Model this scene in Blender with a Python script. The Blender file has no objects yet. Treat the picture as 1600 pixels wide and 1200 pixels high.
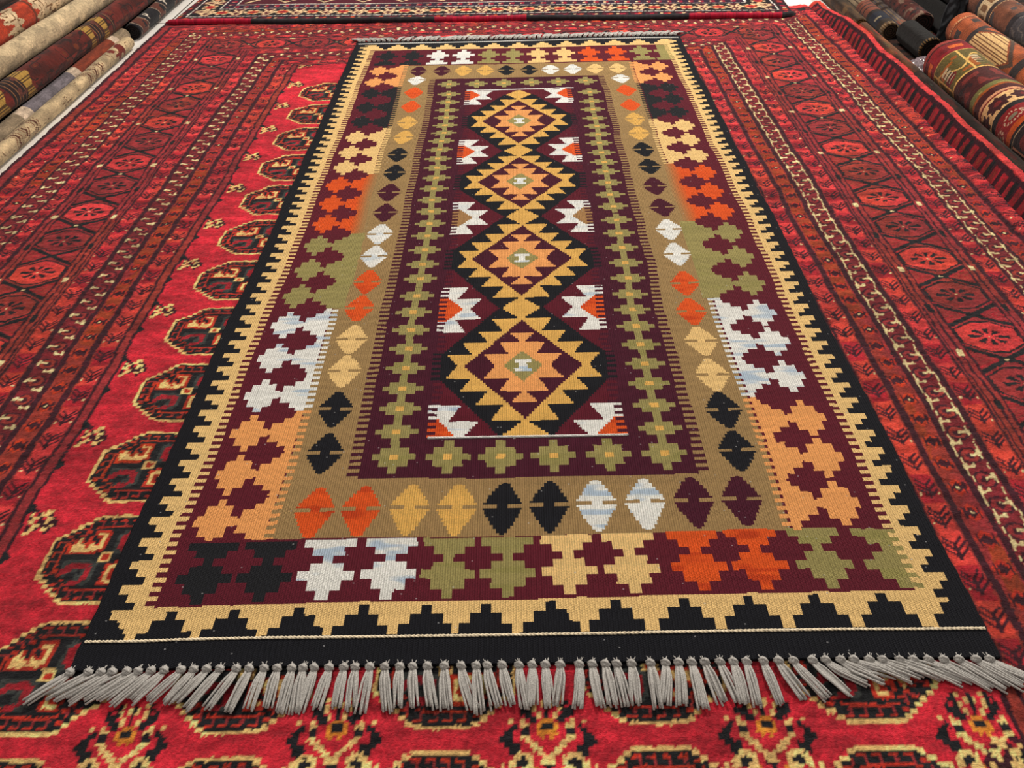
import bpy, math, random
import numpy as np
from mathutils import Vector, Matrix

# ------------------------------------------------------------------ camera, world, lights
SC = bpy.context.scene
COL = SC.collection
CM = 0.01
LIFT = 1.5                      # cm: floor is z = 0, the kilim's top lies LIFT above it

cam_d = bpy.data.cameras.new('camera')
cam_d.sensor_fit = 'HORIZONTAL'; cam_d.sensor_width = 36.0
cam_d.lens = 36.0 * 1202.0 / 1600.0
cam_d.clip_start = 0.05; cam_d.clip_end = 50
cam = bpy.data.objects.new('camera', cam_d); COL.objects.link(cam)
PITCH, ROLL, YAW = 0.72027847, -0.03214048, 0.01978747
_r = Vector((1, 0, 0)); _f = Vector((0, math.cos(PITCH), -math.sin(PITCH))); _u = Vector((0, math.sin(PITCH), math.cos(PITCH)))
_r2 = _r * math.cos(ROLL) + _u * math.sin(ROLL); _u2 = _u * math.cos(ROLL) - _r * math.sin(ROLL)
_M = Matrix((_r2, _u2, -_f)).transposed()
_M = Matrix.Rotation(YAW, 3, 'Z') @ _M
cam.matrix_world = Matrix.Translation((0.49747028, -0.42201202, 0.7700959 + LIFT * CM)) @ _M.to_4x4()
SC.camera = cam

SC.view_settings.view_transform = 'Standard'
SC.view_settings.look = 'None'
SC.view_settings.gamma = 1.0
SC.view_settings.use_curve_mapping = False
SC.view_settings.exposure = 0.13

w = bpy.data.worlds.new('World'); SC.world = w; w.use_nodes = True
bg = w.node_tree.nodes['Background']
bg.inputs['Color'].default_value = (1.0, 0.90, 0.82, 1); bg.inputs['Strength'].default_value = 0.33

def area(name, loc, target, size, power, col):
    d = bpy.data.lights.new(name, 'AREA'); d.shape = 'DISK'; d.size = size; d.energy = power; d.color = col
    o = bpy.data.objects.new(name, d); COL.objects.link(o); o.location = loc
    o.rotation_euler = (Vector(target) - Vector(loc)).to_track_quat('-Z', 'Y').to_euler()
    return o
area('ceiling_light', (3.5, 2.3, 1.9), (1.0, 1.2, 0), 0.3, 62, (1.0, 0.93, 0.83))
area('ceiling_light', (0.7, 3.3, 2.8), (0.5, 1.7, 0), 0.6, 98, (1.0, 0.93, 0.84))
area('ceiling_light', (-0.9, 0.6, 2.9), (0.3, 0.9, 0), 0.7, 15, (1.0, 0.93, 0.84))

# ------------------------------------------------------------------ helpers
rng = np.random.default_rng(7)
random.seed(5)

def lin(c):
    c = np.asarray(c, dtype=np.float64) / 255.0
    return np.where(c <= 0.04045, c / 12.92, ((c + 0.055) / 1.055) ** 2.4)

def vnoise(U, V, su, sv, seed):
    """smooth value noise, feature sizes su, sv (cm)"""
    r = np.random.default_rng(seed); n = 97
    g = r.random((n, n))
    x = U / su + 31.7; y = V / sv + 17.3
    xi = np.floor(x).astype(int); yi = np.floor(y).astype(int)
    fx = x - xi; fy = y - yi
    fx = fx * fx * (3 - 2 * fx); fy = fy * fy * (3 - 2 * fy)
    x0 = xi % n; x1 = (xi + 1) % n; y0 = yi % n; y1 = (yi + 1) % n
    return (g[y0, x0] * (1 - fx) + g[y0, x1] * fx) * (1 - fy) + (g[y1, x0] * (1 - fx) + g[y1, x1] * fx) * fy - 0.5

def fr(x): return x - np.floor(x)

def link(name, me, mats, parent=None, smooth=True):
    for m in (mats if isinstance(mats, (list, tuple)) else [mats]): me.materials.append(m)
    if smooth: me.polygons.foreach_set('use_smooth', np.ones(len(me.polygons), dtype=bool))
    o = bpy.data.objects.new(name, me); COL.objects.link(o)
    if parent is not None: o.parent = parent
    return o

def tag(o, label=None, cat=None, group=None, kind=None):
    if label: o['label'] = label
    if cat: o['category'] = cat
    if group: o['group'] = group
    if kind: o['kind'] = kind
    return o

def empty(name, loc=(0, 0, 0), rz=0):
    o = bpy.data.objects.new(name, None); COL.objects.link(o); o.location = loc; o.rotation_euler = (0, 0, rz)
    o.empty_display_size = 0.05
    return o

def grid_mesh(name, P, rgb, skirt=None, soft_dye=False):
    """P (ny,nx,3) metres, rgb (ny-1,nx-1,3) linear colours per cell; skirt = z of a rim dropped all round"""
    ny, nx = P.shape[:2]
    verts = P.reshape(-1, 3)
    i = np.arange((ny - 1) * nx).reshape(ny - 1, nx)[:, :-1]
    q = np.stack([i, i + 1, i + 1 + nx, i + nx], -1).reshape(-1, 4)
    cols = rgb.reshape(-1, 3)
    if skirt is not None:
        idx = np.arange(ny * nx).reshape(ny, nx)
        ring = np.concatenate([idx[0, :-1], idx[:-1, -1], idx[-1, :0:-1], idx[:0:-1, 0]])
        low = verts[ring].copy(); low[:, 2] = skirt
        base = len(verts); n = len(ring); k = np.arange(n); k2 = (k + 1) % n
        verts = np.vstack([verts, low])
        sq = np.stack([ring[k2], ring[k], base + k, base + k2], -1)
        cc = np.concatenate([rgb[0, :, :], rgb[:, -1, :], rgb[-1, ::-1, :], rgb[::-1, 0, :]])
        q = np.vstack([q, sq]); cols = np.vstack([cols, cc * 0.8])
    me = bpy.data.meshes.new(name)
    me.vertices.add(len(verts)); me.vertices.foreach_set('co', verts.astype(np.float32).ravel())
    nf = len(q)
    me.loops.add(nf * 4); me.loops.foreach_set('vertex_index', q.astype(np.int32).ravel())
    me.polygons.add(nf); me.polygons.foreach_set('loop_start', (np.arange(nf) * 4).astype(np.int32))
    me.polygons.foreach_set('loop_total', np.full(nf, 4, dtype=np.int32))
    me.update(calc_edges=True)
    if soft_dye:        # tufts blend into each other: one colour per vertex
        g = np.empty((ny, nx, 3)); g[:-1, :-1] = rgb; g[-1, :-1] = rgb[-1]; g[:, -1] = g[:, -2]
        a = me.attributes.new('dye', 'FLOAT_COLOR', 'POINT')
        c4 = np.ones((len(verts), 4), dtype=np.float32); c4[:ny * nx, :3] = g.reshape(-1, 3)
        if skirt is not None: c4[ny * nx:, :3] = g.reshape(-1, 3)[ring] * .8
        a.data.foreach_set('color', c4.ravel()); return me
    a = me.attributes.new('dye', 'FLOAT_COLOR', 'CORNER')
    c4 = np.ones((nf, 4, 4), dtype=np.float32); c4[:, :, :3] = cols[:, None, :]
    a.data.foreach_set('color', c4.ravel())
    return me

def ascii_idx(art):
    n = max(len(r) for r in art)
    return [r.ljust(n, '.') for r in art]

class Cloth:
    """index canvas in cm: cells of du x dv, palette keyed by letters"""
    def __init__(s, u0, u1, v0, v1, du, dv, pal):
        s.u0, s.v0, s.du, s.dv = u0, v0, du, dv
        s.nu = int(round((u1 - u0) / du)); s.nv = int(round((v1 - v0) / dv))
        s.uc = u0 + (np.arange(s.nu) + .5) * du; s.vc = v0 + (np.arange(s.nv) + .5) * dv
        s.U, s.V = np.meshgrid(s.uc, s.vc)
        s.pal = pal; s.keys = list(pal); s.k = {c: i for i, c in enumerate(s.keys)}
        s.A = np.zeros((s.nv, s.nu), dtype=np.uint8)
        s.WU = s.U; s.WV = s.V; s.pad = 0
    def warp(s, au, av, seed, fuzz=0):
        s.WU = s.U + au * 2 * vnoise(s.U, s.V, 22, 9, seed) + au * .8 * vnoise(s.U, s.V, 3, 2, seed + 1)
        s.WV = s.V + av * 2 * vnoise(s.U, s.V, 14, 26, seed + 2) + av * .7 * vnoise(s.U, s.V, 2.5, 5, seed + 3)
        if fuzz:
            s.WU = s.WU + fuzz * (rng.random(s.U.shape) - .5); s.WV = s.WV + fuzz * (rng.random(s.U.shape) - .5)
        s.pad = 2 * max(au, av) + .3 + fuzz
    def win(s, a, b, c, d):
        i0 = max(0, int((a - s.pad - s.u0) / s.du)); i1 = min(s.nu, int((b + s.pad - s.u0) / s.du) + 1)
        j0 = max(0, int((c - s.pad - s.v0) / s.dv)); j1 = min(s.nv, int((d + s.pad - s.v0) / s.dv) + 1)
        return slice(j0, max(j0, j1)), slice(i0, max(i0, i1))
    def rect(s, a, b, c, d, col):
        w_ = s.win(a, b, c, d); U = s.WU[w_]; V = s.WV[w_]
        s.A[w_][(U >= a) & (U < b) & (V >= c) & (V < d)] = s.k[col]
    def mask(s, m, col): s.A[m] = s.k[col]
    def part(s, a, b, c, d, fn):
        """fn(U,V) yields (mask, colour) pairs inside a window"""
        w_ = s.win(a, b, c, d); U = s.WU[w_]; V = s.WV[w_]; sub = s.A[w_]
        box = (U >= a) & (U < b) & (V >= c) & (V < d)
        for m, col in fn(U, V): sub[m & box] = s.k[col]
    def stamp(s, art, cu, cv, su, sv, mirror=False, flipx=False, rot=False, trans=None):
        art = ascii_idx(art); nr, nc = len(art), len(art[0])
        tbl = np.array([[s.k.get(ch, 255) for ch in r] for r in art])
        if rot: tbl = tbl.T[::-1]; nr, nc = nc, nr
        if flipx: tbl = tbl[:, ::-1]
        wu = (nc * (2 if mirror else 1) - (1 if mirror else 0)) * su
        w_ = s.win(cu - wu / 2, cu + wu / 2, cv - nr * sv / 2, cv + nr * sv / 2)
        U = s.WU[w_]; V = s.WV[w_]; sub = s.A[w_]
        if sub.size == 0: return
        if mirror: ci = np.floor(np.abs(U - cu) / su + .5).astype(int)
        else: ci = np.floor((U - cu + wu / 2) / su).astype(int)
        ri = np.floor((cv + nr * sv / 2 - V) / sv).astype(int)
        ok = (ci >= 0) & (ci < nc) & (ri >= 0) & (ri < nr)
        val = tbl[np.clip(ri, 0, nr - 1), np.clip(ci, 0, nc - 1)]
        ok &= val != 255
        sub[ok] = val[ok]
    def rgb(s, streak=.06, seed=3, fine=.05):
        P = np.array([s.pal[k] for k in s.keys], dtype=float)
        R = P[s.A] / 255.0
        row = np.zeros(s.A.shape)
        for i in range(len(s.keys)):
            m = s.A == i
            if m.any():
                row[m] = vnoise(s.U[m] * .15 + i * 37, s.V[m] + i * 11, 6, .8, seed + i)
        n = 1 + streak * 2 * row + fine * 2 * (rng.random(s.A.shape) - .5)
        return R * n[..., None]

def to_lin(R): return lin(np.clip(R, 0, 1) * 255.0)

# ------------------------------------------------------------------ materials
def nodes_of(m):
    m.use_nodes = True; nt = m.node_tree
    return nt, nt.nodes, nt.links, nt.nodes['Principled BSDF']

def mat_dyed(name, mode, rough=.9, sheen=.0, bump=.6, scale=1.0):
    """procedural cloth reading the dye attribute; mode weave / pile / roll"""
    m = bpy.data.materials.new(name); nt, N, L, bs = nodes_of(m)
    bs.inputs['Roughness'].default_value = rough
    bs.inputs['Specular IOR Level'].default_value = .15
    if sheen: bs.inputs['Sheen Weight'].default_value = sheen; bs.inputs['Sheen Roughness'].default_value = .5
    at = N.new('ShaderNodeAttribute'); at.attribute_name = 'dye'
    tc = N.new('ShaderNodeTexCoord')
    def math_(op, a, b=None):
        n = N.new('ShaderNodeMath'); n.operation = op
        for i, x in enumerate((a, b)):
            if x is None: continue
            if isinstance(x, (int, float)): n.inputs[i].default_value = x
            else: L.new(x, n.inputs[i])
        return n.outputs[0]
    if mode == 'weave':
        sp = N.new('ShaderNodeSeparateXYZ'); L.new(tc.outputs['Object'], sp.inputs[0])
        nz = N.new('ShaderNodeTexNoise'); nz.inputs['Scale'].default_value = 60; L.new(tc.outputs['Object'], nz.inputs['Vector'])
        wob = math_('MULTIPLY', nz.outputs['Fac'], 1.6)
        sx = math_('MULTIPLY', sp.outputs[0], 2 * math.pi / .0030 * scale)
        sy = math_('MULTIPLY', sp.outputs[1], 2 * math.pi / .0021 * scale)
        a = math_('SINE', math_('ADD', sx, wob))
        fl = math_('MULTIPLY', math_('SINE', math_('MULTIPLY', sx, .5)), 2.2)
        b = math_('SINE', math_('ADD', math_('ADD', sy, fl), wob))
        h = math_('ADD', math_('MULTIPLY', a, .62), math_('MULTIPLY', b, .38))
        n2 = N.new('ShaderNodeTexNoise'); n2.inputs['Scale'].default_value = 900; n2.inputs['Detail'].default_value = 3
        L.new(tc.outputs['Object'], n2.inputs['Vector'])
        h2 = math_('ADD', h, math_('MULTIPLY', n2.outputs['Fac'], 1.2))
        fac = math_('ADD', math_('MULTIPLY', h, .20), math_('MULTIPLY', n2.outputs['Fac'], .5)); off = .72
        dist = .0009
    else:
        mp = N.new('ShaderNodeMapping'); L.new(tc.outputs['Object'], mp.inputs['Vector'])
        mp.inputs['Scale'].default_value = (.8, 1.5, 1) if mode == 'pile' else (1, 1, 1)
        n1 = N.new('ShaderNodeTexNoise'); n1.inputs['Scale'].default_value = 330 * scale; n1.inputs['Detail'].default_value = 4
        n1.inputs['Roughness'].default_value = .7
        n2 = N.new('ShaderNodeTexNoise'); n2.inputs['Scale'].default_value = 75 * scale; n2.inputs['Detail'].default_value = 3
        L.new(mp.outputs[0], n1.inputs['Vector']); L.new(mp.outputs[0], n2.inputs['Vector'])
        h2 = math_('ADD', math_('MULTIPLY', n1.outputs['Fac'], 1.0), math_('MULTIPLY', n2.outputs['Fac'], .9))
        fac = math_('ADD', math_('MULTIPLY', n1.outputs['Fac'], .75), math_('MULTIPLY', n2.outputs['Fac'], .45)); off = .40
        dist = .004
    br = math_('ADD', fac, off)
    mx = N.new('ShaderNodeVectorMath'); mx.operation = 'SCALE'
    L.new(at.outputs['Color'], mx.inputs[0]); L.new(br, mx.inputs['Scale'])
    L.new(mx.outputs[0], bs.inputs['Base Color'])
    bp = N.new('ShaderNodeBump'); bp.inputs['Strength'].default_value = bump; bp.inputs['Distance'].default_value = dist
    L.new(h2, bp.inputs['Height']); L.new(bp.outputs[0], bs.inputs['Normal'])
    return m

def mat_plain(name, c, rough=.8, noise=.2, scale=200, bump=.3, metal=0, spec=.3, dist=.001):
    m = bpy.data.materials.new(name); nt, N, L, bs = nodes_of(m)
    bs.inputs['Roughness'].default_value = rough; bs.inputs['Metallic'].default_value = metal
    bs.inputs['Specular IOR Level'].default_value = spec
    tc = N.new('ShaderNodeTexCoord'); nz = N.new('ShaderNodeTexNoise'); nz.inputs['Scale'].default_value = scale
    nz.inputs['Detail'].default_value = 4; L.new(tc.outputs['Object'], nz.inputs['Vector'])
    rp = N.new('ShaderNodeValToRGB'); l = lin(c)
    rp.color_ramp.elements[0].position = .3; rp.color_ramp.elements[1].position = .7
    rp.color_ramp.elements[0].color = (*(l * (1 - noise)), 1); rp.color_ramp.elements[1].color = (*np.clip(l * (1 + noise), 0, 1), 1)
    L.new(nz.outputs['Fac'], rp.inputs[0]); L.new(rp.outputs[0], bs.inputs['Base Color'])
    bp = N.new('ShaderNodeBump'); bp.inputs['Strength'].default_value = bump; bp.inputs['Distance'].default_value = dist
    L.new(nz.outputs['Fac'], bp.inputs['Height']); L.new(bp.outputs[0], bs.inputs['Normal'])
    return m

M_weave = mat_dyed('flat_woven_wool', 'weave', bump=.95)
M_pile = mat_dyed('wool_pile', 'pile', sheen=.05, bump=1.0)
M_roll = mat_dyed('rolled_wool', 'roll', sheen=.1, bump=.5)
M_tassel = mat_plain('grey_yarn', (176, 173, 168), noise=.4, scale=900, bump=.6)
M_cord = mat_plain('white_cord', (245, 228, 196), noise=.12, scale=900, bump=.3)
M_cordw = mat_plain('pale_cord', (222, 222, 218), noise=.1, scale=900, bump=.3)

# ------------------------------------------------------------------ floor
def floor():
    m = bpy.data.materials.new('polished_tile'); nt, N, L, bs = nodes_of(m)
    tc = N.new('ShaderNodeTexCoord'); mp = N.new('ShaderNodeMapping')
    mp.inputs['Location'].default_value = (0.1, .01, 0)
    bk = N.new('ShaderNodeTexBrick'); bk.offset = 0; bk.inputs['Scale'].default_value = 1
    bk.inputs['Brick Width'].default_value = .6; bk.inputs['Row Height'].default_value = .6
    bk.inputs['Mortar Size'].default_value = .003
    bk.inputs['Color1'].default_value = (.86, .83, .78, 1); bk.inputs['Color2'].default_value = (.83, .80, .75, 1)
    bk.inputs['Mortar'].default_value = (.09, .08, .07, 1)
    L.new(tc.outputs['Object'], mp.inputs[0]); L.new(mp.outputs[0], bk.inputs['Vector'])
    L.new(bk.outputs['Color'], bs.inputs['Base Color']); bs.inputs['Roughness'].default_value = .18
    me = bpy.data.meshes.new('floor')
    me.from_pydata([(-3, -2, 0), (4, -2, 0), (4, 5, 0), (-3, 5, 0)], [], [(0, 1, 2, 3)])
    tag(link('floor', me, m, smooth=False), kind='structure')
floor()

# ------------------------------------------------------------------ the kilim
KPAL = {'K': (26, 27, 33), 'C': (238, 199, 132), 'Y': (228, 178, 94), 'P': (240, 165, 98), 'O': (226, 88, 34),
        'T': (160, 130, 86), 'L': (156, 145, 90), 'W': (236, 236, 230), 'N': (97, 29, 43), 'M': (74, 24, 42),
        'R': (94, 25, 40), 'D': (34, 35, 39)}
KL = 207.6
def kilim():
    c = Cloth(0, 100, 0, KL, .2, .16, KPAL)
    c.warp(.16, .22, 40)
    # skirts, cream ground and its outer saw teeth
    fL = fr((7.35 + 3.37 * 200 - c.WV) / 3.37); fR = fr((10.8 + 3.37 * 200 - c.WV) / 3.37)
    eL = np.where(fL < .36, 1.9, np.where(fL < .68, 3.05, 4.25)); eR = np.where(fR < .36, 98.35, np.where(fR < .68, 97.3, 96.2))
    slope = (c.WU - 50) * .006
    V = c.WV
    c.mask((c.WU > eL) & (c.WU < eR) & (V > 3.6) & (V < 204.4), 'C')
    for u in (1.5, 9, 16.2, 23.6, 30.8, 38.2, 45.1, 52.5, 59.8, 67.5, 74.8, 82.4, 90, 98):
        s = (u - 50) * .010
        c.rect(u - 3.1, u + 3.1, 3.0, 4.9 + s, 'K'); c.rect(u - 1.9, u + 1.9, 4.8 + s, 6.35 + s, 'K'); c.rect(u - .6, u + .6, 6.3 + s, 7.5 + s, 'K')
    for u in np.arange(9.7, 98, 7.37):
        c.rect(u - 3.0, u + 3.0, 203.2, 205, 'K'); c.rect(u - 1.9, u + 1.9, 201.7, 203.4, 'K'); c.rect(u - .7, u + .7, 200.4, 201.9, 'K')
    # wine ground with the cream comb
    comb = fr(c.WV / 1.3) < .5
    c.mask((c.WU > np.where(comb, 5.45, 6.75)) & (c.WU < np.where(fr(c.WV / 1.3 + .3) < .5, 95.3, 94.1)) & (V > 7.9 + slope * 1.2) & (V < 199.5), 'N')
    # tan frame
    c.rect(17.3, 82.6, 17.0, 185.7, 'T')
    # hourglass motifs of the bottom and top rows
    def hour(u, v, k, up, s=1.0):
        for (a, b, h) in ((-3.4, -2.1, .7), (-2.1, -.65, 2.0), (-.65, .6, 3.3), (.6, 1.75, 1.95), (1.75, 2.9, .65), (2.9, 4.05, 1.95), (4.05, 5.25, 3.15)):
            a, b = a * s, b * s
            if up: a, b = -b, -a
            c.rect(u - h, u + h, v + a - .02, v + b, k)
    cols = 'DDWWLLCCOOL'
    for u, k in zip((11.3, 18.5, 25.7, 33.3, 40.4, 47.6, 54.9, 62.3, 70.2, 77.4, 85.1), cols):
        hour(u, 11.7 + (u - 50) * .009, k, False)
    c.rect(89.9, 94.2, 11.1, 12.6, 'L'); c.rect(91.2, 94.2, 9.9, 11.2, 'L'); c.rect(92.6, 94.2, 8.6, 10, 'L')
    c.rect(91.3, 94.2, 12.5, 13.7, 'L'); c.rect(92.7, 94.2, 13.6, 15, 'L'); c.rect(91.2, 94.2, 14.9, 16.1, 'L'); c.rect(89.9, 94.2, 16.0, 17.1, 'L')
    for u, k in zip((11.2, 18.8, 26.5, 34.1, 41.6, 48.8, 56.2, 63.9, 71.3, 79.2, 86.6), cols):
        hour(u, 193.9, k, True, 1.42)
    c.rect(90.5, 94.2, 193, 195, 'L'); c.rect(91.7, 94.2, 186, 199.2, 'L'); c.rect(92.7, 94.2, 190, 193.2, 'L')
    c.rect(90.3, 94.2, 186, 188, 'L')
    c.mask((c.WU > 94) & (c.WU < 95.3) & (fr(c.WV / 1.3 + .3) < .5) & (((V > 8.6) & (V < 17)) | ((V > 186) & (V < 199))), 'L')
    # side columns: interlocking stars, colour changes every three
    secs = [('P', [20.0, 28.0, 36.0], 17, 40.4, [21.3, 29.3, 37.1], 17, 41.6),
            ('W', [44.0, 53.0, 61.8], 40.4, 66.2, [46.3, 54.8, 62.6], 41.6, 67.2),
            ('L', [70.3, 78.8, 87.3], 66.2, 91.7, [71.4, 80.2, 88.8], 67.2, 93.4),
            ('O', [95.6, 104.0, 112.6], 91.7, 117.2, [97.2, 105.8, 114.4], 93.4, 119),
            ('C', [120.8, 128.8, 137.2], 117.2, 142.3, [123.0, 131.5, 139.8], 119, 144),
            ('D', [146.2, 155.4, 165.0], 142.3, 169.5, [148.3, 156.6, 164.6], 144, 168),
            ('P', [173.6, 182.2], 169.5, 186.6, [172.4, 180.8], 168, 185)]
    def sidecol(cv, k, v0, v1, side):
        cx = 50.1
        def A(U): return (cx - U) if side < 0 else (U - cx)
        b0, b1 = (5.0, 19.5) if side < 0 else (80.5, 95.0)
        def solid(U, V):
            a = A(U); fing = fr(V / 1.28 + (.2 if side > 0 else 0)) < .5
            hi = 33.9
            lo = np.where(fing, 31.7, 32.9) if k in 'WPCD' else np.full_like(a, 31.7 if k == 'O' else 31.0)
            yield (a < hi) & (a > lo), k
        c.part(b0, b1, v0, v1, solid)
        for cvv in cv:
            def f(U, V, cvv=cvv):
                a = A(U); e = V - cvv; ae = abs(e); d = a - 39.8
                yield ((abs(d) < 2.6) & (ae < .85)) | ((abs(d) < 1.75) & (ae < 2.5)) | ((abs(d) < .55) & (ae < 3.7)), k
                yield (a > 33.5) & (((a < 37.6) & (ae < .55)) | ((a < 36.8) & (ae < 1.9)) | ((a < 35.3) & (ae < 2.9)) | ((a < 34.2) & (ae < 3.8))), k
            c.part(b0, b1, v0, v1, f)
    for k, cl, a0, a1, cr, b0, b1 in secs:
        sidecol(cl, k, a0, a1, -1); sidecol(cr, k, b0, b1, 1)
    # diamonds with slits in the tan frame
    def dia(u, v, k, up=3.8, dn=3.9, slit=True):
        def f(U, V):
            e = V - v; a = abs(U - u); q = np.floor(abs(e) / .62) * .62 + .31
            wd = .35 + 2.35 * np.clip(1 - q / np.where(e > 0, up, dn), 0, 1) ** .85
            m = (a < wd) & (e < up) & (e > -dn)
            if slit: m &= ~((abs(e) < .30) & (a > .65))
            yield m, k
        c.part(u - 3.2, u + 3.2, v - dn, v + up, f)
    for v, k in zip((31.8, 40.6, 49.3, 57.4, 66.2, 74.3, 82.9, 91.2, 99.8, 108.5, 117.6, 126.8, 136.6, 145.3, 155.4, 165.0), 'KKCCOOWWMMKKYYOO'):
        dia(21.9, v, k, slit=(v < 150))
    for v, k in zip((30.9, 39.1, 46.9, 55.3, 63.4, 71.9, 81.5, 90.4, 99.2, 108.6, 117.8, 126.7, 135.8, 144.4, 153.2, 163.3), 'KKCCOOWWMMKKYYOO'):
        dia(78.6, v, k, slit=(v < 150))
    dia(21.9, 174.6, 'W', 2.6, 3.9); dia(78.5, 172.5, 'W', 2.6, 3.9)
    for u, k in zip((22.7, 28.7, 34.9, 41.0, 46.9, 52.9, 59.0, 65.2, 71.4, 77.6), 'OOYYKKWWMM'):
        dia(u, 21.9 + (u - 50) * .012, k, 3.9, 4.6)
    for u, k in zip((21.7, 28.4, 34.5, 40.8, 46.8, 53.2, 59.3, 65.6, 72.0, 78.3), 'MMYYKKWWCC'):
        dia(u, 180.8 - (u - 50) * .02, k, 3.7, 3.8)
    # inner maroon field with combs
    co = fr(c.WV / 1.24) < .5
    aa = abs(c.WU - 49.9)
    c.mask((aa < np.where(co, 24.3, 22.7)) & (V > 26.7) & (V < 175.0), 'M')
    # olive star chains
    def star(u, v, big=False):
        hs = ((.55, 3.1), (1.8, 2.0), (3.1, .65)) if big else ((.45, 3.1), (1.35, 2.0), (2.6, .6))
        for hv, hu in hs: c.rect(u - hu, u + hu, v - hv, v + hv, 'L')
        c.rect(u - .6, u + .6, v - .5, v + .5, 'Y')
    for v in (35.6, 40.4, 44.9, 49.7, 54.6, 59.6, 64.6, 69.4, 74.8, 79.6, 84.7, 89.9, 94.7, 99.7, 104.6, 109.6, 114.5, 119.4, 124, 129, 133.9, 138.4, 142.9, 147.6, 152.4, 157.7, 163.3):
        star(31.4, v)
    for v in (35.5, 40.3, 45.1, 49.8, 54.6, 59.5, 64.2, 68.8, 73.8, 78.9, 84.2, 89.4, 94.6, 100.2, 105.3, 110.6, 115.7, 120.5, 125.5, 130.6, 135.5, 140.3, 145.3, 150.9, 156.2, 162.6):
        star(68.8, v)
    for u in (31.6, 39.1, 46.3, 53.6, 61.1, 68.7): star(u, 30.6, True)
    for u in (31.2, 38.8, 46.2, 53.8, 61.2, 68.8): star(u, 170.8, True)
    # central field
    J = [34.5, 65.2, 96.7, 127.6, 162.2]; CXX = 49.9
    def region(U, V):
        a = abs(U - CXX); yield (a < np.where(fr(V / 1.24 + .4) < .5, 13.9, 12.5) + .8 * vnoise(U, V, 2, 1.2, 99)), 'R'
    c.part(36, 64, 34.4, 166, region)
    for i in range(4):
        mid = (J[i] + J[i + 1]) / 2; H = (J[i + 1] - J[i]) / 2
        def med(U, V):
            a = abs(U - CXX); e = (V - mid) * 15.6 / H; ad = abs(e); q = np.floor(ad / .5) * .5 + .25
            wB = np.where(q < 3.2, 13.0, 13 - (q - 3.2) * 9.2 / 12.4)
            yield (a < wB), 'K'
            yield (ad < 3.4) & (a >= 12.9) & (a < 14.4) & (fr(V / 1.24 + .4) < .5), 'K'
            t = np.select([q < 2.85, q < 6.05, q < 9.2, q < 12.3, q < 13.2],
                          [10.3 + q / 2.85 * 1.7, 8.0 + (q - 2.85) / 3.2 * 1.8, 5.6 + (q - 6.05) / 3.15 * 1.8, 3.3 + (q - 9.2) / 3.1 * 1.6, .65 + q * 0], 0)
            yield (a < t), 'Y'
            yield (a < 9.3 * (1 - q / 12.0)), 'M'
            p = np.select([q < 2.9, q < 6.1, q < 8.3], [4.3 + q / 2.9 * 1.9, 2.2 + (q - 2.9) / 3.2 * 1.6, .45 + np.maximum(q - 6.3, 0) / 2 * 1.5], 0)
            yield (a < p), 'P'
            yield (a < 3.1 * (1 - q / 3.8)), 'L'
            yield ((ad < 1.45) & (ad > .7) & (a < 1.35)) | ((ad <= .75) & (a < .65)), 'W'
        c.part(35, 65, max(J[i], 34.4), min(J[i + 1], 166), med)
    for j in J:
        def jun(U, V):
            a = abs(U - CXX); e = V - j; ad = abs(e); q = np.floor(ad / .5) * .5 + .25
            yield (a < 2.9 * (1 - q / 2.9) + .5), 'Y'
        c.part(46, 54, max(j - 2.8, 34.4), min(j + 2.8, 165.9), jun)
        def side(U, V):
            a = abs(U - CXX); e = V - j; ae = abs(e); q = np.floor(ae / .5) * .5 + .25
            fing = fr(V / 1.24 + .4) < .5
            out = np.where(fing, 14.2, 12.9)
            inn = np.where(q < 2.95, 8.9 - q / 2.95 * 2.1, 11.3 - (q - 2.95) / 3.6 * 1.9)
            yield (a > inn) & (a < out) & (ae < 6.5), 'W'
            yield (a > 10.0 + q / 3.4 * 2.7) & (a < out) & (ae < 3.5), 'O'
        c.part(35, 65, max(j - 6.5, 34.4), min(j + 6.5, 165.6), side)
    c.rect(36, 64, 34.1, 34.5, 'W'); c.rect(36, 65, 165.6, 166.2, 'W')
    R = c.rgb(.035, 90, .05)
    # undyed wool goes bluish in streaks, orange darkens in streaks, plain sections fade to tan
    for key, tone, am in (('W', (150, 178, 208), 1.0), ('O', (178, 52, 22), .9), ('L', (132, 130, 66), .5)):
        m = c.A == c.k[key]
        n = vnoise(c.U, c.V, 5, 1.1, 400 + ord(key)) + .6 * vnoise(c.U, c.V, 2.2, .5, 401 + ord(key))
        far = np.clip((110 - c.V) / 60, .25, 1)
        t = np.clip((n - .12) * 4, 0, 1) * am * .65 * far
        R[m] = (R * (1 - t[..., None]) + np.array(tone) / 255. * t[..., None])[m]
    fade = ((c.A == c.k['O']) & (c.V > 90) & (c.V < 121))
    d = np.where(c.U < 50, (17.9 - c.U) / 2.5, (c.U - 82.2) / 2.8); t = np.clip(1 - d, 0, 1) * .9
    R[fade] = (R * (1 - t[..., None]) + np.array(KPAL['T']) / 255. * t[..., None])[fade]
    lint = (rng.random(c.A.shape) < .0012); R[lint] = R[lint] * .4 + .45
    # geometry
    xs = np.linspace(0, 100, c.nu + 1); ys = np.linspace(0, KL, c.nv + 1); X, Y = np.meshgrid(xs, ys)
    Z = .10 * vnoise(X, Y, 16, 22, 11) + .16 * vnoise(X, Y, 30, 9, 12) * np.clip((Y - 20) / 60, 0, 1) + .04 * vnoise(X, Y, 1.3, .9, 13)
    edge = np.clip(1 - np.minimum(X, 100 - X) / 2.5, 0, 1)
    X2 = X + vnoise(X * 0, Y, 5, 11, 21) * .7 + edge * np.sin(Y * 1.86) * .06
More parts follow.
